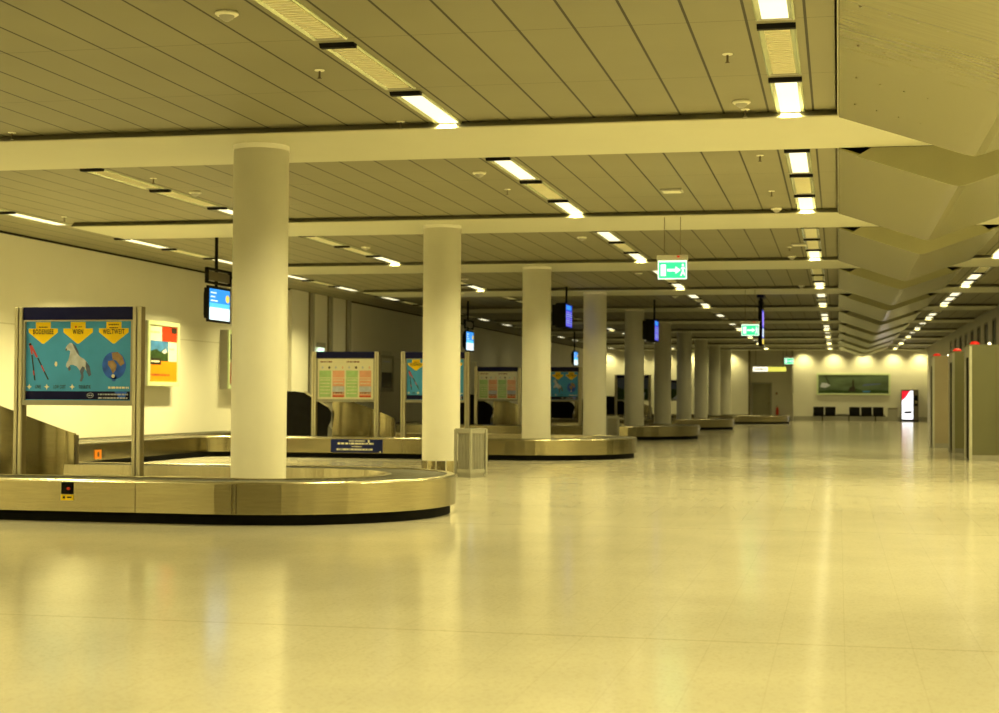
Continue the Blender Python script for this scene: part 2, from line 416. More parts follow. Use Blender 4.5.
for x, ps, what in ((-4.54, (13.34, 16.0, 21.5, 25.9), 'over the open floor'), (-.92, (13.35, 15.95, 19.0, 22.3, 26.2, 30.6), 'beside the folded panels row'), (-9.0, (15.9, 19.6, 23.2), 'behind the columns'), (-12.4, (23.6, 26.4), 'by the poster wall')):
    for i, y in enumerate(ps):
        if sp_ is None: o = sp_ = sprinkler_proto()
        else: o = copy_tree(sp_)
        o.location = (x, y, CEIL); tag(o, 'small ceiling sprinkler, %s of those %s' % (NUM[i+1], what), None, 'ceiling sprinklers')
for i, (x, y) in enumerate(((-2.28, 21.95), (-.72, 30.0))):
    t = thing('ceiling_loudspeaker', ('small rectangular grille on the ceiling above the first exit sign', 'small rectangular grille on the ceiling next to the lights beside folded panels')[i], 'loudspeaker', (x, y, CEIL), 0, 'ceiling grilles')
    m = MB(); m.box(-.15, .15, -.15, .15, -.03, 0, 'grey', .01); m.build('frame', t)
    m = MB()
    for j in range(9): m.box(-.12, .12, -.12+.027*j, -.105+.027*j, -.036, -.03, 'cream')
    m.build('grille', t)

# ------------------------------------------------------------------ carousels
def offset_poly(P, d):
    n = len(P); out = []
    for i in range(n):
        p0, p1, p2 = Vector(P[i-1]), Vector(P[i]), Vector(P[(i+1) % n])
        a, b = (p1-p0).normalized(), (p2-p1).normalized()
        na, nb = Vector((-a.y, a.x)), Vector((-b.y, b.x))
        k = 1+na.dot(nb)
        out.append(p1+(na+nb)*(d/k))
    return out
def rounded(P, R, d=0., seg=18):
    """CCW polygon with corner radii, moved inwards by d"""
    Q = offset_poly(P, d); n = len(Q); pts = []
    for i in range(n):
        p0, p1, p2 = Q[i-1], Q[i], Q[(i+1) % n]
        a, b = (p1-p0).normalized(), (p2-p1).normalized()
        cr = a.x*b.y-a.y*b.x
        r = max(.02, R[i]-d if cr > 0 else R[i]+d)
        ang = math.acos(max(-1, min(1, a.dot(b)))); t = r*math.tan(ang/2)
        s0 = p1-a*t; nrm = Vector((-a.y, a.x)) if cr > 0 else Vector((a.y, -a.x))
        c = s0+nrm*r; st = math.atan2((s0-c).y, (s0-c).x); sg = 1 if cr > 0 else -1
        ns = max(3, int(seg*ang/(PI/2)))
        for j in range(ns+1): pts.append((c.x+r*math.cos(st+sg*ang*j/ns), c.y+r*math.sin(st+sg*ang*j/ns)))
    return pts
ZT = .42
def carousel(label, P, R, seams, cz=(0, 0)):
    t = thing('baggage_carousel', label, 'baggage carousel', (cz[0], cz[1], 0), 0, 'baggage carousels')
    P = [(x-cz[0], y-cz[1]) for x, y in P]
    ring = lambda d, z: [(x, y, z) for x, y in rounded(P, R, d)]
    m = MB(); m.loft([ring(.06, 0), ring(.06, .112)], 'plinth', smooth=True); m.build('plinth', t)
    m = MB(); m.loft([ring(.07, .108), ring(0, .105), ring(0, ZT-.02)], 'steel'); m.loft([ring(0, ZT-.02), ring(.006, ZT-.006), ring(.02, ZT)], 'steelv', smooth=True)
    for (x, y, nx, ny) in seams:
        m.box(x-cz[0]-.004-abs(nx)*.0, x-cz[0]+.004, y-cz[1]-.002, y-cz[1]+0.004, .11, ZT-.02, 'seam')
    m.build('outer_skirt', t)
    m = MB(); m.loft([ring(.02, ZT), ring(.09, ZT), ring(.095, ZT-.008)], 'steelv'); m.build('rim', t)
    # belt of overlapping plates
    m = MB(); m.loft([ring(.095, ZT-.014), ring(.40, ZT-.010), ring(.70, ZT-.014)], 'rubber')
    a, b = rounded(P, R, .10), rounded(P, R, .70)
    acc = 0
    for i in range(len(a)):
        j = (i+1) % len(a); L = math.dist(a[i], a[j]); k = max(1, int(L/.35))
        for q in range(k):
            f = q/k
            p = Vector(a[i]).lerp(Vector(a[j]), f); r = Vector(b[i]).lerp(Vector(b[j]), f)
            dr = (Vector(a[j])-Vector(a[i]))
            if dr.length < .02: continue
            dr = dr.normalized()*.006
            z = ZT-.009
            m.add([(p.x, p.y, z-.004), (r.x, r.y, z-.004), (r.x+dr.x*2, r.y+dr.y*2, z+.001), (p.x+dr.x*2, p.y+dr.y*2, z+.001)], [(0, 1, 2, 3)], 'rubber')
    m.build('belt', t)
    m = MB(); m.loft([ring(.70, ZT-.008), ring(.73, ZT), ring(.76, ZT), ring(.77, .30), ring(.80, .28)], 'steelv'); m.build('inner_rim', t)
    m = MB(); m.face(ring(.80, .28), 'steel'); m.build('island_deck', t)
    return t
ORD = ['', 'nearest the camera', 'second from the camera', 'third from the camera', 'fourth from the camera', 'fifth and farthest from the camera']
YC1, R1 = 16.2, 1.9
car1 = carousel('steel baggage carousel under the large teal travel poster board, closest one',
    [(-14.3, YC1-R1), (-4.02, YC1-R1), (-4.02, YC1+R1), (-14.3, YC1+R1)], [.3, 1.88, 1.88, .3], [(-5.68, YC1-R1, 0, -1), (-5.72, YC1-R1, 0, -1), (-6.72, YC1-R1, 0, -1), (-9.0, YC1-R1, 0, -1)], (-9, YC1))
YC2, R2 = 33.0, 2.35
car2 = carousel('L-shaped steel baggage carousel with blue notice plate on its front',
    [(-14.4, 21.4), (-12.75, 21.4), (-12.75, 30.65), (-4.17, 30.65), (-4.17, 30.65+2*R2), (-14.4, 30.65+2*R2)], [.3, .3, .55, R2-.02, R2-.02, .3],
    [(-6.9, 30.65, 0, -1), (-11.0, 30.65, 0, -1), (-8.6, 30.65, 0, -1)], (-9, YC2))
YC3, R3 = 49.4, 2.9
car3 = carousel('steel baggage carousel around the third pair of poster boards',
    [(-14.3, YC3-R3), (-4.25, YC3-R3), (-4.25, YC3+R3), (-14.3, YC3+R3)], [.3, R3-.02, R3-.02, .3], [(-7, YC3-R3, 0, -1)], (-9, YC3))
YC4, R4 = 65.4, 2.9
car4 = carousel('steel baggage carousel past the sixth column, fourth of the line',
    [(-14.3, YC4-R4), (-4.2, YC4-R4), (-4.2, YC4+R4), (-14.3, YC4+R4)], [.3, R4-.02, R4-.02, .3], [(-7, YC4-R4, 0, -1)], (-9, YC4))
YC5, R5 = 82.0, 3.0
car5 = carousel('farthest steel baggage carousel, in front of the end wall door',
    [(-14.3, YC5-R5), (-2.42, YC5-R5), (-2.42, YC5+R5), (-14.3, YC5+R5)], [.3, R5-.02, R5-.02, .3], [(-7, YC5-R5, 0, -1)], (-9, YC5))
# emergency stop on the first carousel, orange tag and blue notice on the second
m = MB(); m.box(-.055, .055, -.03, 0, .29, .405, 'black', .006); st = m.build('emergency_stop', car1, (1.56, -R1, -.015))
m = MB(); m.cyl(0, 0, 0, .03, .025, 'red', 16); k = m.build('stop_button', st, (.03, -.03, .345)); k.scale = (.6, .6, .6); k.rotation_euler = (PI/2, 0, 0)
m = MB(); m.box(-.065, .065, -.010, 0, .228, .285, 'yellow'); m.box(-.045, -.02, -.012, -.01, .245, .268, 'ink'); m.box(.0, .05, -.012, -.01, .25, .265, 'ink'); m.build('yellow_label', car1, (1.56, -R1, -.015))
m = MB(); m.box(0, .012, -.12, .12, .13, .29, 'orange'); m.box(.012, .014, -.03, .03, .17, .25, 'ink'); m.build('orange_tag', car2, (-12.75+9, 25.6-YC2, 0))
np = bpy.data.objects.new('notice_plate', None)
m = MB(); m.box(-.55, .55, -.02, .0, .115, .385, 'blueplate', .004)
m.dashes(-.16, .18, .352, .022, 'white', 14.5, 3); m.dashes(-.40, .36, .298, .036, 'cream', 14.5, 5); m.dashes(-.10, .12, .238, .020, 'cream', 14.5, 8); m.dashes(-.42, .34, .180, .034, 'white', 14.5, 9)
m.disc(.26, .345, .022, .03, 'white', 14.5); m.disc(.50, .135, .014, .014, 'white', 14.5)
m.build('notice_plate', car2, (-9.57+9, -R2+.0, 0))
bpy.data.objects.remove(np)

# chutes feeding the carousels
def chute(label, x, y):
    """x, y: the low end of the guard"""
    t = thing('baggage_chute', label, 'baggage chute', (x, y, .28), 0, 'chutes feeding the carousels')
    # steel guard, curved in plan, its top falling towards the end
    plan = []
    for i in range(15):
        a = -PI/2+PI/2*i/14
        plan.append((-1.25+1.25*math.cos(a), .35+.5*math.sin(a)))
    n = len(plan); out, top = [], []
    for px, py in plan:
        out.append((px, py)); top.append(.51+.42*abs(px)**.85)
    m = MB()
    v0 = [(p[0], p[1], 0) for p in out]; v1 = [(p[0], p[1], z) for p, z in zip(out, top)]
    i1 = [(p[0]-.03, p[1]+.03, z) for p, z in zip(out, top)]; i0 = [(p[0]-.03, p[1]+.03, 0) for p in out]
    m.loft([v0, v1], 'steel', closed=False, smooth=True); m.loft([v1, i1], 'steeldark', closed=False); m.loft([i1, i0], 'steel', closed=False, smooth=True)
    m.build('steel_guard', t)
    m = MB(); m.box(-.13, .01, .32, .40, 0, .49, 'steeldark'); m.build('guard_post', t)
    # black flank of the inclined conveyor
    m = MB(); m.prism([(-3.4, 0), (-1.36, 0), (-1.34, .30), (-1.27, .46), (-1.26, .62), (-1.34, .74), (-1.52, .86), (-1.85, 1.05), (-2.1, 1.08), (-3.4, 1.08)], 'black', -.28, -.22); m.build('conveyor_flank', t)
    m = MB(); m.prism([(-3.4, .80), (-2.2, .78), (-1.45, .08), (-1.4, .0), (-3.4, 0)], 'rubber', -.2, .9); m.build('conveyor_belt', t)
    m = MB(); m.prism([(-1.88, 1.06), (-1.34, .745), (-1.32, .765), (-1.86, 1.085)], 'alu', -.30, -.21); m.build('edge_rail', t)
    return t
chute('curved steel chute guard on the closest carousel, below the teal poster board', -9.0, 17.15)
chute('curved steel and black chute on the L-shaped carousel behind notice plate', -9.55, 33.0)
chute('black chute on the third carousel glimpsed between the third and fourth columns', -9.55, 49.4)
chute('black chute on the fourth carousel glimpsed past the fourth column', -9.6, 65.6)
chute('black chute on the farthest carousel near the end wall', -9.6, 82.2)

# ------------------------------------------------------------------ poster boards
def art_travel():
    m = MB(); m.rect(-.62, .62, 1.19, 2.05, 'teal', 1)
    P = lambda x, y: ((x-78.2)/85.2, 2.05-(y-320.5)/93.2)
    Q = lambda x, y: P(x/6.66, 300+y/6.66)
    for cx in (42.7, 77.6, 113.0):
        m.flat([P(cx+a, b) for a, b in ((-7.5, 321.5), (-7.5, 328), (-14.7, 328), (-14.7, 332), (-1, 343.3), (1, 343.3), (14.7, 332), (14.7, 328), (7.5, 328), (7.5, 321.5))], 'yellow', 2)
    for s, cx in (('BODENSEE', 42.7), ('WIEN', 77.6), ('WELTWEIT', 113.0)):
        u, v = P(cx, 331.6); m.text(s, u, v, .050, 'ink', 4, .60)
    for cx, y, w in ((42.7, 326.7, .05), (113, 324.5, .06), (113, 327.5, .05)):
        u, v = P(cx, y); m.dashes(u-w, u+w, v, .012, 'ink', 3, int(cx+y))
    u, v = P(75.3, 326.5); m.disc(u, v, .012, .012, 'red', 3, 10); m.dashes(u+.03, u+.07, v, .008, 'ink', 3, 2)
    def bar(a, b, w, mm, l):
        (x0, y0), (x1, y1) = Q(*a), Q(*b); L = math.dist((x0, y0), (x1, y1)); nx, ny = -(y1-y0)/L*w/2, (x1-x0)/L*w/2
        m.flat([(x0+nx, y0+ny), (x0-nx, y0-ny), (x1-nx, y1-ny), (x1+nx, y1+ny)], mm, l)
    bar((195, 285), (212, 360), .022, 'pink', 2); bar((210, 365), (232, 535), .015, 'ink', 2); bar((205, 300), (245, 380), .024, 'pink', 3); bar((250, 385), (322, 530), .015, 'ink', 2)
    bar((222, 470), (226, 500), .016, 'pink', 3); bar((275, 435), (295, 475), .016, 'pink', 3); bar((196, 288), (200, 300), .03, 'ink', 3)
    m.disc(*Q(372, 425), .016, .028, 'white', 2, 12)
    body = [(432, 325), (445, 300), (462, 284), (478, 284), (492, 300), (502, 325), (510, 348), (530, 374), (556, 390), (578, 412), (588, 440), (575, 470), (560, 452), (552, 482), (556, 512), (545, 542), (532, 541), (541, 505), (530, 468), (510, 440), (484, 430), (464, 432), (471, 462), (460, 474), (452, 452), (446, 446), (438, 440), (442, 418), (455, 398), (462, 365), (466, 338), (452, 332), (441, 337)]
    m.flat([Q(*p) for p in body], 'horse', 2)
    m.flat([Q(*p) for p in ((478, 284), (500, 300), (520, 340), (528, 372), (510, 350), (495, 320))], 'horsedark', 3)
    m.flat([Q(*p) for p in ((570, 405), (596, 440), (607, 498), (592, 508), (578, 480), (570, 445))], 'horsedark', 3)
    m.flat([Q(*p) for p in ((548, 440), (566, 450), (554, 485), (557, 512), (545, 542), (532, 541), (541, 505), (532, 470))], 'horsedark', 3)
    m.flat([Q(*p) for p in ((433, 325), (442, 318), (446, 332), (439, 338))], 'horsedark', 3)
    m.flat([Q(*p) for p in ((459, 440), (468, 440), (471, 462), (460, 474), (452, 455))], 'horsedark', 3)
    (u, v) = Q(757, 435); m.disc(u, v, .138, .148, 'globe', 2, 32)
    m.flat([Q(*p) for p in ((740, 350), (780, 345), (812, 375), (825, 420), (800, 440), (785, 420), (770, 400), (748, 395))], 'brown', 3)
    m.flat([Q(*p) for p in ((718, 405), (752, 400), (775, 430), (768, 465), (750, 490), (735, 455), (716, 430))], 'brown', 3)
    m.disc(*Q(752, 505), .02, .02, 'white', 3, 10)
    m.flat([Q(*p) for p in ((735, 505), (780, 505), (765, 540), (748, 540))], 'globe', 2)
    for x in (195, 312, 482):
        c = Q(x, 578); m.flat([(c[0]+(.032 if i % 2 == 0 else .014)*math.cos(PI/4*i), c[1]+(.032 if i % 2 == 0 else .014)*math.sin(PI/4*i)) for i in range(8)], 'cream', 2)
    for s, x in (('LINIE', 254), ('LOW COST', 398), ('TOURISTIK', 566)): m.text(s, *Q(x, 579), .036, 'ink', 3, .46)
    u0, v = Q(720, 582); u1, _ = Q(855, 582); m.dashes(u0, u1, v, .022, 'cream', 3, 11)
    a, b = Q(168, 662), Q(862, 607); m.rect(a[0], b[0], a[1], b[1], 'navy', 2)
    c = Q(602, 634); m.disc(*c, .04, .028, 'horse', 3); m.disc(*c, .034, .023, 'navy', 4); m.dashes(c[0]-.026, c[0]+.026, c[1], .012, 'horse', 5, 3)
    for y, s in ((627, 21), (651, 22)):
        u0, v = Q(655, y); u1, _ = Q(850, y); m.dashes(u0, u1, v, .016, 'horse', 4, s)
    m.flat([Q(*p) for p in ((760, 608), (845, 608), (830, 650), (800, 660))], 'globe', 3)
    return m
def art_list():
    m = MB(); m.rect(-.62, .62, 1.19, 2.05, 'cream', 1)
    for i, mm in enumerate(('green', 'salmon', 'green', 'salmon')):
        u = -.58+i*.295; m.rect(u, u+.26, 1.24, 1.80, mm, 2)
        m.rect(u, u+.26, 1.64, 1.652, 'cream', 3)
        for j in range(5): m.dashes(u+.02, u+.24, 1.60-.07*j, .02, 'cream' if mm == 'green' else 'white', 3, i*9+j)
        if mm == 'salmon':
            m.rect(u, u+.26, 1.24, 1.275, 'red', 3); m.rect(u, u+.26, 1.35, 1.47, 'horse', 4); m.dashes(u+.02, u+.24, 1.33, .03, 'maroon', 5, i)
        m.disc(u+.07, 1.865, .02, .025, 'horse', 2, 10); m.disc(u+.22, 1.865, .024 if i % 2 == 0 else .014, .028, 'ink' if i % 2 == 0 else 'salmon', 2, 10)
    m.dashes(-.56, -.30, 1.985, .03, 'maroon', 2, 31); m.dashes(.02, .30, 1.985, .03, 'maroon', 2, 32)
    return m
def art_photo():
    m = MB(); m.rect(-.62, .62, 1.19, 2.05, 'land', 1); m.flat([(-.62, 2.05), (-.62, 1.7), (-.2, 1.55), (.1, 1.75), (.62, 1.6), (.62, 2.05)], 'horsedark', 2)
    m.flat([(.05, 1.2), (.3, 1.45), (.5, 1.5), (.45, 1.2)], 'horse', 2)
    return m
def board(label, x, y, art, z=.28):
    t = thing('poster_board', label, 'poster board', (x, y, z), 0, 'free-standing poster boards')
    for sx in (-1, 1):
        m = MB()
        xo = sx*.69
        m.box(xo-.045, xo-.006, -.05, -.02, -z+z, 2.2-z, 'alu', .004); m.box(xo+.006, xo+.045, -.05, -.02, 0, 2.2-z, 'alu', .004)
        m.box(xo-.045, xo+.045, -.02, .07, 0, 2.2-z, 'aludark'); m.box(xo-.06, xo+.06, -.06, .08, 0, .015, 'steeldark')
        m.build('post', t)
    m = MB(); m.box(-.645, .645, -.03, .03, 2.06-z, 2.20-z, 'navy', .004); m.build('header', t)
    m = MB()
    for a in ((-.645, .645, 2.045, 2.06), (-.645, .645, 1.14, 1.195), (-.645, -.618, 1.195, 2.045), (.618, .645, 1.195, 2.045)):
        m.box(a[0], a[1], -.035, .03, a[2]-z, a[3]-z, 'grey')
    m.box(-.63, .63, .0, .03, 1.15-z, 2.06-z, 'grey'); m.build('frame', t)
    a = art.build('poster', t); a.location = (0, -.004, -z)
    return t
board('large travel poster board with rearing horse, posts on the closest carousel', -8.005, 15.6, art_travel())
board('board with green and pink list columns on the L-shaped carousel', -10.17, 31.75, art_list())
board('teal travel board partly behind the second column, on the L-shaped carousel', -8.27, 31.95, art_travel())
board('dim list board on the third carousel, seen beside the third column', -10.32, 47.6, art_list())
board('dim teal board on the third carousel, between third and fourth columns', -8.42, 47.6, art_travel())
board('dark board on the fourth carousel behind the fifth column', -8.12, 63.2, art_photo())
board('dark board on the farthest carousel behind the sixth column', -8.35, 80.2, art_photo())

# ------------------------------------------------------------------ wall lightboxes
def lightbox(label, y, w, z0, z1, art, frame='palegreen'):
    t = thing('wall_poster_box', label, 'poster', (XL, y, 0), PI/2, 'poster boxes on the side wall')
    m = MB(); m.box(-w/2, w/2, -.20, 0, z0, z1, 'grey', .004); m.build('case', t)
    m = MB(); f = .09
    for a in ((-w/2, w/2, z0, z0+f), (-w/2, w/2, z1-f, z1), (-w/2, -w/2+f, z0+f, z1-f), (w/2-f, w/2, z0+f, z1-f)): m.box(a[0], a[1], -.235, -.20, a[2], a[3], frame, .004)
    m.build('frame', t)
    b = art.build('poster', t); b.location = (0, -.204, 0)
    return t
def art_orange():
    m = MB(); z0, z1, h = 1.55, 2.78, .72
    m.rect(-h, h, z0, z1, 'cream', 1); m.rect(-h, h, z0, 2.0, 'orange', 2); m.rect(-.08, h, 2.43, z1-.02, 'red', 2); m.rect(.42, .70, 2.62, 2.74, 'ink', 3)
    m.rect(-h, .26, 2.0, 2.44, 'sky', 2); m.flat([(-h, 2.0), (.26, 2.0), (.26, 2.2), (.05, 2.28), (-.15, 2.2), (-.35, 2.26), (-h, 2.2)], 'land', 3)
    m.flat([(-.1, 2.2), (.12, 2.28), (.2, 2.2), (.05, 2.16)], 'horse', 4)
    m.rect(-h, -.12, 1.92, 2.06, 'ink', 4); m.dashes(-.62, -.2, 1.99, .04, 'cream', 5, 4)
    m.dashes(.32, .58, 2.27, .03, 'salmon', 3, 6); m.dashes(.38, .68, 2.16, .03, 'horse', 3, 7); m.dashes(-.62, .34, 1.70, .045, 'maroon', 3, 8); m.dashes(-.65, -.2, 2.62, .04, 'green', 3, 9)
    return m
def art_dark(h=.55):
    m = MB(); m.rect(-h, h, 1.55, 2.74, 'ink', 1); m.flat([(-h, 1.55), (h, 1.55), (h, 1.8), (-h, 2.1)], 'maroon', 2); m.flat([(-.3, 1.9), (.1, 2.3), (.3, 2.0)], 'brown', 3)
    return m
lightbox('orange, red and white poster box on the side wall behind teal board', 31.95, 1.62, 1.46, 2.86, art_orange())
lightbox('dark poster box on the side wall half hidden by the first column', 36.3, 1.30, 1.42, 2.85, art_dark())
def art_pale():
    m = MB(); m.rect(-.6, .6, 1.55, 2.74, 'greylight', 1); m.rect(-.6, .6, 1.55, 2.05, 'ink', 2); m.dashes(-.4, .4, 2.4, .05, 'horse', 2, 2)
    return m
lightbox('grey and black poster box on the side wall beside the list board', 49.3, 1.5, 1.42, 2.6, art_pale(), 'grey')
lightbox('pale framed poster box on the side wall above the dim list board', 59.8, 5.0, 1.2, 2.75, art_pale(), 'greylight')

# ------------------------------------------------------------------ tall panels and the hatch on the side wall
YP = [40.45, 42.25, 43.9, 45.65]
for i in range(3):
    w = YP[i+1]-YP[i]
    t = thing('tall_wall_panel', ['tall pale panel above the black hatch on the side wall', 'tall pale panel with small exit sign in front on side wall', 'tall pale panel with dark edge nearest the grey poster box'][i], 'wall panel', (XL, YP[i]+w/2, 1.36), PI/2, 'tall panels on the side wall')
    m = MB(); m.box(-w/2+.02, w/2-.42, -.10, 0, 0, CEIL-1.37, 'wallplain'); m.build('panel', t)
    m = MB(); m.box(w/2-.42, w/2-.16, -.06, 0, 0, CEIL-1.37, 'aludark'); m.box(w/2-.16, w/2, -.14, 0, 0, CEIL-1.37, 'grey'); m.build('jamb', t)
    m = MB(); m.box(-w/2, w/2, -.14, 0, -.06, 0, 'grey'); m.build('sill', t)
t = thing('baggage_hatch', 'black rubber curtained hatch low on the side wall', 'hatch', (XL, 41.6, 0), PI/2)
m = MB(); m.box(-1.3, 1.3, -.05, 0, .1, 1.30, 'gap'); m.build('opening', t)
m = MB()
for i in range(12): m.box(-1.28+.213*i, -1.28+.213*i+.2, -.075, -.055, .2, 1.28, 'black')
m.build('curtain', t)
t = thing('exit_sign', 'small lit exit sign on the side wall above the list board', 'exit sign', (XL+.12, 42.75, 2.34), PI/2)
m = MB(); m.box(-.25, .25, -.10, 0, .30, .44, 'grey'); m.build('housing', t)
m = MB(); m.box(-.25, .25, -.06, -.04, 0, .30, 'exitwhite'); m.box(-.05, .20, -.062, -.06, .05, .2, 'exit'); m.build('panel', t)

# ------------------------------------------------------------------ hanging exit signs
def exit_sign(label, x, y, z, rod):
    t = thing('exit_sign', label, 'exit sign', (x, y, z), 0, 'hanging exit signs')
    m = MB(); m.box(-.24, .24, -.06, .06, .29, .375, 'greylight', .006); m.build('housing', t)
    m = MB(); m.cyl(.10, -.07, .335, .36, .02, 'redlamp', 10); m.build('indicator_lamp', t)
    m = MB(); m.box(-.225, .225, -.015, .015, 0, .29, 'exitwhite')
    yy = -.0155
    def fl(poly, mm, l=1): m.face([(u, yy-.001*l, v) for u, v in poly], mm)
    fl([(-.21, .015), (.21, .015), (.21, .265), (-.21, .265)], 'exit')
    fl([(-.18, .05), (-.10, .05), (-.10, .23), (-.18, .23)], 'exitwhite', 2)                       # doorway
    fl([(-.08, .12), (.05, .12), (.05, .08), (.13, .14), (.05, .20), (.05, .16), (-.08, .16)], 'exitwhite', 2)   # arrow
    P = [(.12, .05), (.15, .05), (.165, .10), (.19, .05), (.205, .06), (.18, .13), (.175, .17), (.20, .15), (.205, .165), (.175, .195), (.15, .19), (.13, .16), (.14, .15), (.155, .165), (.15, .11)]
    fl(P, 'exitwhite', 3)
    fl([(.165+.018*math.cos(a*PI/5), .22+.018*math.sin(a*PI/5)) for a in range(10)], 'exitwhite', 3)
    m.build('panel', t)
    for sx in (-.125, .125):
        m = MB(); m.cyl(sx, 0, .36, rod-z, .006, 'steeldark', 8); m.build('hanging_rod', t)
    return t
exit_sign('green exit sign hanging on two rods from the second cross beam', -2.54, 24.55, 3.115, SOF)
exit_sign('green exit sign hanging beside the tall blue display panel', -2.25, 41.35, 2.90, SOF)
exit_sign('farthest green exit sign, hanging near the end wall door', -2.41, 79.5, 3.0, CEIL)

# ------------------------------------------------------------------ hanging screens
def art_belt(m):
    x = .021
    F = lambda a, b, c, d, mm, l: m.face([(x+.001*l, a, c), (x+.001*l, b, c), (x+.001*l, b, d), (x+.001*l, a, d)], mm)
    F(-.47, .47, .0, .55, 'scrcyan', 0); F(-.47, .47, .30, .55, 'scrblue', 1); F(-.47, .47, .0, .22, 'scrwhite', 1)
    m.face([(x+.002, .36+.09*math.cos(a*PI/8), .40+.07*math.sin(a*PI/8)) for a in range(16)], 'scryellow')
    for i, w in enumerate((.26, .2, .32)): F(-.42, -.42+w, .47-.07*i, .49-.07*i, 'scrwhite', 3)
def screen(label, x, y, z, kind='belt', bracket=False):
    t = thing('hanging_screen', label, 'screen', (x, y, z), 0, 'screens hanging from the ceiling')
    m = MB(); m.prism([(-.52, -.04), (-.52, .60), (.52, .60), (.52, -.04)], 'black', -.02 if kind == 'belt' else -.24, .02, 'x')
    if kind == 'list': m.prism([(-.50, .02), (-.50, .56), (.50, .56), (.50, .02)], 'black', -.34, -.24, 'x')
    if kind == 'belt': m.prism([(-.50, .02), (-.50, .56), (.50, .56), (.50, .02)], 'black', -.07, -.02, 'x'); m.prism([(-.40, .08), (-.40, .48), (.40, .48), (.40, .08)], 'black', -.12, -.07, 'x')
    m.build('case', t)
    m = MB()
    if kind == 'belt': art_belt(m)
    else:
        F = lambda a, b, c, d, mm, l: m.face([(.021+.001*l, a, c), (.021+.001*l, b, c), (.021+.001*l, b, d), (.021+.001*l, a, d)], mm)
        F(-.48, .48, -.01, .57, 'scrdark', 0); F(-.40, .30, .44, .55, 'scrblue', 1)
        for i in range(7):
            for (a, b) in ((-.44, -.30), (-.26, .12), (.18, .30), (.34, .45)): F(a, b, .03+.055*i, .055+.055*i, 'scrtext' if i % 3 else 'scrviolet', 1)
    m.build('display', t)
    m = MB(); m.cyl(-.05, 0, .56, CEIL-z, .03, 'black', 12); m.build('ceiling_pole', t)
    if bracket:
        m = MB(); m.box(-.06, 0, -.50, .60, .88, .92, 'black'); m.box(-.06, 0, -.50, .60, .64, .68, 'black')
        for yy in (-.50, .56): m.box(-.06, 0, yy, yy+.04, .64, .92, 'black')
        m.box(-.04, -.02, -.46, .56, .70, .86, 'steeldark'); m.build('number_frame', t)
    return t
screen('lit blue and white screen hanging between the poster wall and the first column', -10.85, 26.42, 2.60, 'belt', True)
screen('lit blue and white screen hanging beside the second column', -10.95, 46.4, 2.68, 'belt', True)
screen('lit blue and white screen hanging beside the fourth column', -11.0, 66.4, 2.66, 'belt')
screen('dark blue flight list screen hanging between third and fourth columns', -6.95, 40.75, 3.12, 'list')
screen('flight list screen seen between the fifth and sixth columns', -5.28, 46.4, 2.97, 'list')
t = thing('hanging_display', 'tall narrow violet display panel hanging beside the second exit sign', 'screen', (-2.12, 44.6, 2.74))
m = MB(); m.box(-.06, .05, -.5, .5, 0, 1.25, 'black', .01); m.build('case', t)
m = MB()
F = lambda a, b, c, d, mm, l: m.face([(.051+.001*l, a, c), (.051+.001*l, b, c), (.051+.001*l, b, d), (.051+.001*l, a, d)], mm)
F(-.46, .46, .05, 1.0, 'scrdark', 0); F(-.46, .46, .55, .95, 'scrviolet', 1); F(-.46, .46, .05, .2, 'scryellow', 1); F(-.3, .3, .25, .48, 'scrwhite', 1)
m.build('display', t)
for yy in (-.35, .35):
    m = MB(); m.cyl(0, yy, 1.25, CEIL-2.74, .03, 'black', 12); m.build('ceiling_pole', t)
m = MB(); m.box(-.10, .10, -.5, .5, 1.33, 1.47, 'navy'); m.build('header_box', t)

# ------------------------------------------------------------------ litter bins
def bin_(label, x, y, rz, s=1.):
    t = thing('litter_bin', label, 'litter bin', (x, y, 0), rz, 'slatted steel litter bins')
    w = .19*s
    m = MB(); m.box(-w+.02, w-.02, -w+.02, w-.02, 0, .07, 'grey'); m.build('foot', t)
    m = MB()
    for sx in (-1, 1):
        for sy in (-1, 1): m.box(sx*w-.022, sx*w+.022, sy*w-.022, sy*w+.022, .05, .75, 'grey', .006)
    for z in (.07, .69): m.box(-w, w, -w, w, z, z+.06, 'grey')
    m.build('frame', t)
    m = MB(); m.box(-w+.03, w-.03, -w+.03, w-.03, .10, .70, 'steeldark'); m.build('liner', t)
    m = MB()
    for a in range(4):
        for i in range(8):
            u = -w+.047+i*(2*w-.094)/7
            c, s_ = math.cos(a*PI/2), math.sin(a*PI/2)
            def R(x, y): return (x*c-y*s_, x*s_+y*c)
            pts = [R(u-.009, -w+.012), R(u+.009, -w+.012), R(u+.009, -w+.022), R(u-.009, -w+.022)]
            m.prism(pts, 'grey', .13, .69, 'z')
    m.build('slats', t)
    m = MB(); m.box(-w-.01, w+.01, -w-.01, w+.01, .75, .765, 'grey', .006); m.cyl(0, 0, .763, .768, .11, 'black', 24); m.build('top', t)
    return t
bin_('slatted steel litter bin standing by the second column', -5.63, 24.0, 1.01, .88)
bin_('grey litter bin half hidden behind the fourth column', -6.18, 42.95, .70)

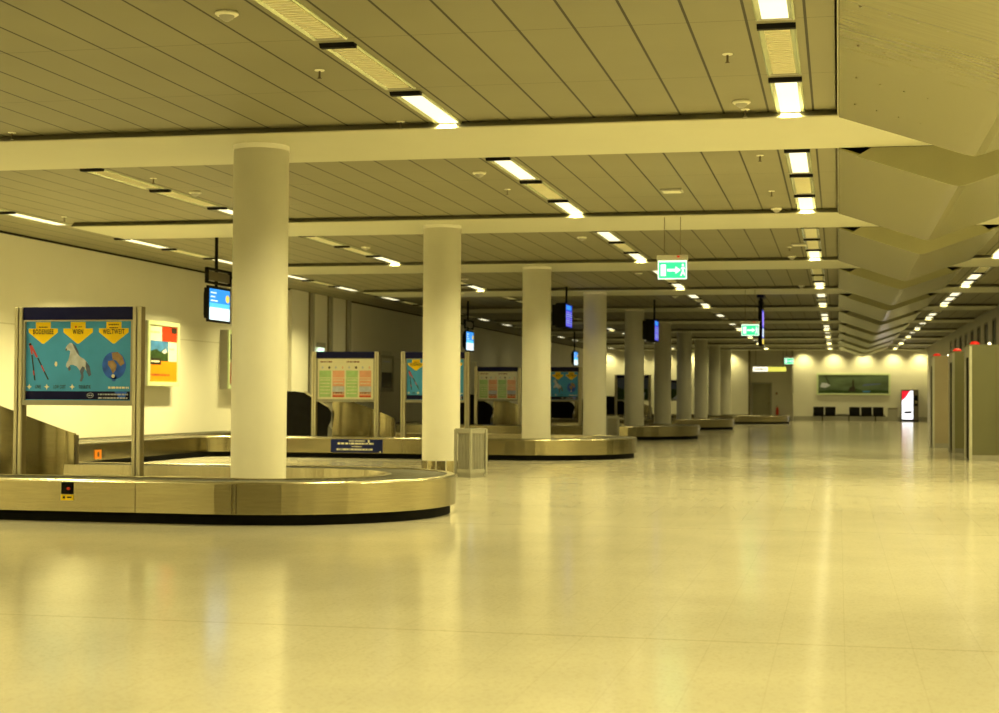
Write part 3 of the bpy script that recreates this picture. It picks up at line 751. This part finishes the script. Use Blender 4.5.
# ------------------------------------------------------------------ tall cabins with red lamps
def cabin(label, x, y, mm, depth=1.4):
    t = thing('metal_cabin', label, 'cabin', (x, y, 0), 0, 'grey metal cabins with red lamps')
    h = 2.40
    m = MB(); m.box(.04, 1.5, 0, .03, .12, h-.03, mm); m.box(.04, 1.5, depth-.03, depth, .0, h-.03, mm); m.box(1.47, 1.5, .03, depth-.03, 0, h-.03, mm)
    m.box(0, 1.5, 0, depth, h-.03, h, mm); m.box(.52, .53, -.003, 0, .12, h-.03, 'seam'); m.build('shell', t)
    m = MB(); m.box(.02, 1.5, -.005, .03, 0, .12, 'grey'); m.build('kick_plate', t)
    m = MB(); m.box(0, .05, -.01, .20, 0, h-.03, 'greylight'); m.box(0, .05, depth-.35, depth+.01, 0, h-.03, 'greylight'); m.box(0, .05, .20, depth-.35, h-.25, h-.03, 'greylight'); m.build('door_frame', t)
    m = MB(); m.box(.02, .04, .2, depth-.35, .02, h-.25, 'black'); m.build('dark_doorway', t)
    m = MB(); m.lathe([(.10, h), (.10, h+.02), (.085, h+.05), (.05, h+.07), (.01, h+.075)], 'redlamp', 20, .12, .18); m.build('red_lamp', t)
    m = MB(); m.lathe([(.03, h), (.03, h+.03), (.01, h+.05)], 'warmspot', 12, .42, .25); m.build('small_lamp', t)
    return t
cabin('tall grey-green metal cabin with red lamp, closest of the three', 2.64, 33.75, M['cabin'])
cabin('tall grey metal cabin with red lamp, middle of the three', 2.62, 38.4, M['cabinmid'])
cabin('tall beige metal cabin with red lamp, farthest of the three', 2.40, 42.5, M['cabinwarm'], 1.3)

# ------------------------------------------------------------------ end wall furnishings
t = thing('wall_picture', 'wide green panorama picture on the end wall above the seats', 'picture', (.84, YF, 1.52))
m = MB(); m.box(-2.05, 2.05, -.05, 0, 0, 1.25, 'greylight'); m.build('backing', t)
m = MB()
for a in ((-2.1, 2.1, 0, .09), (-2.1, 2.1, 1.16, 1.25), (-2.1, -2.0, .09, 1.16), (2.0, 2.1, .09, 1.16)): m.box(a[0], a[1], -.09, -.03, a[2], a[3], 'palegreen', .006)
m.build('frame', t)
m = MB(); m.rect(-2, 2, .09, 1.16, 'art1', 1)
m.flat([(-2, .09), (2, .09), (2, .26), (1.2, .30), (.6, .24), (.1, .38), (-.4, .26), (-1.2, .30), (-2, .22)], 'land', 2)
m.flat([(-.28, .2), (.12, .2), (.10, .48), (.05, .5), (.04, .85), (-.02, .9), (-.06, .82), (-.07, .5), (-.22, .42)], 'ink', 3)
m.flat([(-1.9, .45), (-1.6, .40), (-1.3, .55), (-1.5, .68), (-1.8, .7)], 'horse', 3); m.flat([(-1.62, 1.1), (-1.57, 1.1), (-1.33, .6), (-1.40, .6)], 'ink', 4)
m.flat([(.5, .5), (1.5, .62), (1.6, .68), (.6, .64)], 'horsedark', 3); m.rect(.55, .95, .16, .24, 'sky', 4)
p = m.build('picture', t); p.location = (0, -.052, 0)
t = thing('seat_bench', 'row of five black seats joined by a beam at the end wall', 'bench', (.58, YF-.75, 0))
m = MB(); m.box(-2.05, 2.05, -.06, .02, .28, .35, 'black'); m.build('beam', t)
for i, sx in enumerate((-1.72, -1.05, .32, 1.0, 1.66)):
    m = MB(); m.prism([(-.32, .30), (.22, .27), (.24, .41), (-.32, .45)], 'black', sx-.30, sx+.30, 'x'); m.build('seat', t)
    m = MB(); m.prism([(.16, .30), (.32, .82), (.38, .81), (.25, .28)], 'black', sx-.30, sx+.30, 'x'); m.build('backrest', t)
m = MB(); m.box(-.70, -.02, -.32, .24, .37, .41, 'black'); m.build('side_table', t)
for sx in (-1.5, 0, 1.5):
    m = MB(); m.box(sx-.03, sx+.03, -.04, .0, .03, .28, 'black'); m.box(sx-.04, sx+.04, -.32, .32, 0, .03, 'black'); m.build('leg', t)
t = thing('litter_bin', 'plain grey box bin between the seats and the vending machine', 'litter bin', (3.06, YF-.45, 0))
m = MB(); m.box(-.27, .27, -.22, .22, 0, .70, 'grey', .01); m.build('body', t)
m = MB(); m.box(-.27, .27, -.22, .22, .70, .78, 'steeldark', .01); m.build('lid', t)
t = thing('vending_machine', 'lit red and white vending machine against the end wall', 'vending machine', (4.0, YF-.85, 0))
m = MB(); m.box(-.48, .48, 0, .8, .0, 1.84, 'steeldark', .01); m.box(-.48, .48, -.02, 0, 0, .10, 'black'); m.build('cabinet', t)
m = MB(); m.box(-.47, .20, -.03, 0, .10, 1.80, 'black')
ff = lambda poly, mm, l: m.face([(u, -.03-.002*l, v) for u, v in poly], mm)
ff([(-.44, .14), (.17, .14), (.17, 1.76), (-.44, 1.76)], 'vendwhite', 1); ff([(-.44, 1.2), (-.25, 1.35), (.02, 1.76), (-.44, 1.76)], 'vendred', 2)
ff([(-.34, .46), (.06, .46), (.14, .62), (-.30, .60)], 'black', 2); ff([(-.06, 1.28), (.0, 1.25), (.05, 1.42), (-.02, 1.42)], 'vendred', 3)
ff([(-.18, .95), (-.12, .9), (-.10, 1.05), (-.16, 1.06)], 'brown', 3); ff([(-.02, .9), (.06, .95), (.05, 1.08)], 'brown', 3)
m.build('lit_front', t)
m = MB(); m.box(.24, .44, -.02, 0, .9, 1.5, 'black'); m.box(.28, .40, -.03, -.02, 1.05, 1.2, 'steel'); m.build('coin_panel', t)
t = thing('lit_sign', 'long lit white and yellow sign above the end wall door', 'sign', (-3.98, YF-.1, 2.86))
m = MB(); m.box(-.98, .98, 0, .12, 0, .30, 'grey'); m.build('case', t)
m = MB(); m.box(-.96, -.10, -.02, 0, .02, .28, 'signlit'); m.box(-.10, .96, -.02, 0, .02, .28, 'signyel'); m.dashes(-.85, -.2, .15, .10, 'grey', 16, 3); m.build('lit_face', t)
for sx in (-.8, .8):
    m = MB(); m.cyl(sx, .06, .30, CEIL-2.86, .012, 'steeldark', 8); m.build('hanging_rod', t)
t = thing('fire_extinguisher', 'red fire extinguisher on the wall beside the end door', 'fire extinguisher', (-3.58, RY-.12, .25))
m = MB(); m.lathe([(.07, 0), (.085, .02), (.085, .42), (.06, .50), (.025, .54)], 'red', 20); m.build('bottle', t)
m = MB(); m.cyl(0, 0, .54, .60, .02, 'black', 10); m.box(-.02, .02, -.12, .02, .58, .61, 'black'); m.build('valve', t)
m = MB(); m.box(-.03, .03, .08, .12, .15, .4, 'steeldark'); m.build('wall_bracket', t)
t = thing('wall_switch', 'small dark switch box on wall beside the end door', 'switch', (-3.62, RY, 1.52))
m = MB(); m.box(-.06, .06, -.05, 0, 0, .14, 'steeldark', .01); m.build('box', t)
m = MB(); m.box(-.02, .02, -.06, -.05, .04, .10, 'red'); m.build('button', t)

# downlights washing the end wall
spots = [-13.6, -11.9, -10.2, -8.5, -6.3, -2.0, -.27, 1.46, 3.1, 4.6]
dl = None
for i, x in enumerate(spots):
    if dl is None:
        dl = t = thing('downlight', None, 'downlight')
        m = MB(); m.lathe([(.11, 0), (.11, -.02), (.085, -.025), (.08, -.01)], 'greylight', 20); m.build('trim_ring', t)
        m = MB(); m.cyl(0, 0, -.012, -.008, .075, 'warmspot', 20); m.build('lamp', t)
    else: t = copy_tree(dl)
    t.location = (x, YF-.62, CEIL if x < 0 else 4.17)
    tag(t, 'round downlight over the end wall, %s counted from the side with posters' % NUM[i+1], None, 'downlights along the end wall')
    li = bpy.data.lights.new('downlight_beam', 'SPOT'); li.energy = 150; li.color = LAMP; li.spot_size = math.radians(110); li.spot_blend = 1.; li.shadow_soft_size = .06
    lo = bpy.data.objects.new('downlight_beam', li); col.objects.link(lo); lo.location = (x, YF-.62, CEIL-.06); lo.rotation_euler = (math.radians(22), 0, 0)

# ------------------------------------------------------------------ camera
f, yaw, pit, rol = 1572.07, .2125, .0261, .0057
def world(r3, u3, d2):
    c, s = math.cos(rol), math.sin(rol); r = r3*c-u3*s; u2 = r3*s+u3*c
    c, s = math.cos(pit), math.sin(pit); d = d2*c-u2*s; u = d2*s+u2*c
    c, s = math.cos(yaw), math.sin(yaw); return Vector((r*c-d*s, r*s+d*c, u))
rt, up, fw = world(1, 0, 0), world(0, 1, 0), world(0, 0, 1)
cam = bpy.data.cameras.new('camera'); co = bpy.data.objects.new('camera', cam); col.objects.link(co)
co.matrix_world = Matrix(((rt.x, up.x, -fw.x, 0), (rt.y, up.y, -fw.y, 0), (rt.z, up.z, -fw.z, 1.25), (0, 0, 0, 1)))
cam.sensor_width = 36; cam.sensor_fit = 'HORIZONTAL'; cam.lens = f/999*36
cam.dof.use_dof = True; cam.dof.focus_distance = 13.5; cam.dof.aperture_fstop = 3.2
cam.clip_end = 300
sc.camera = co

w = bpy.data.worlds.new('World'); sc.world = w; w.use_nodes = True
w.node_tree.nodes['Background'].inputs[0].default_value = (1, .8, .4, 1); w.node_tree.nodes['Background'].inputs[1].default_value = .02
vs = sc.view_settings; vs.view_transform = 'Standard'; vs.look = 'None'; vs.gamma = 1; vs.use_curve_mapping = False
vs.exposure = 0.
sc.cycles.max_bounces = 10; sc.cycles.diffuse_bounces = 6; sc.cycles.glossy_bounces = 5; sc.cycles.sample_clamp_indirect = 6.
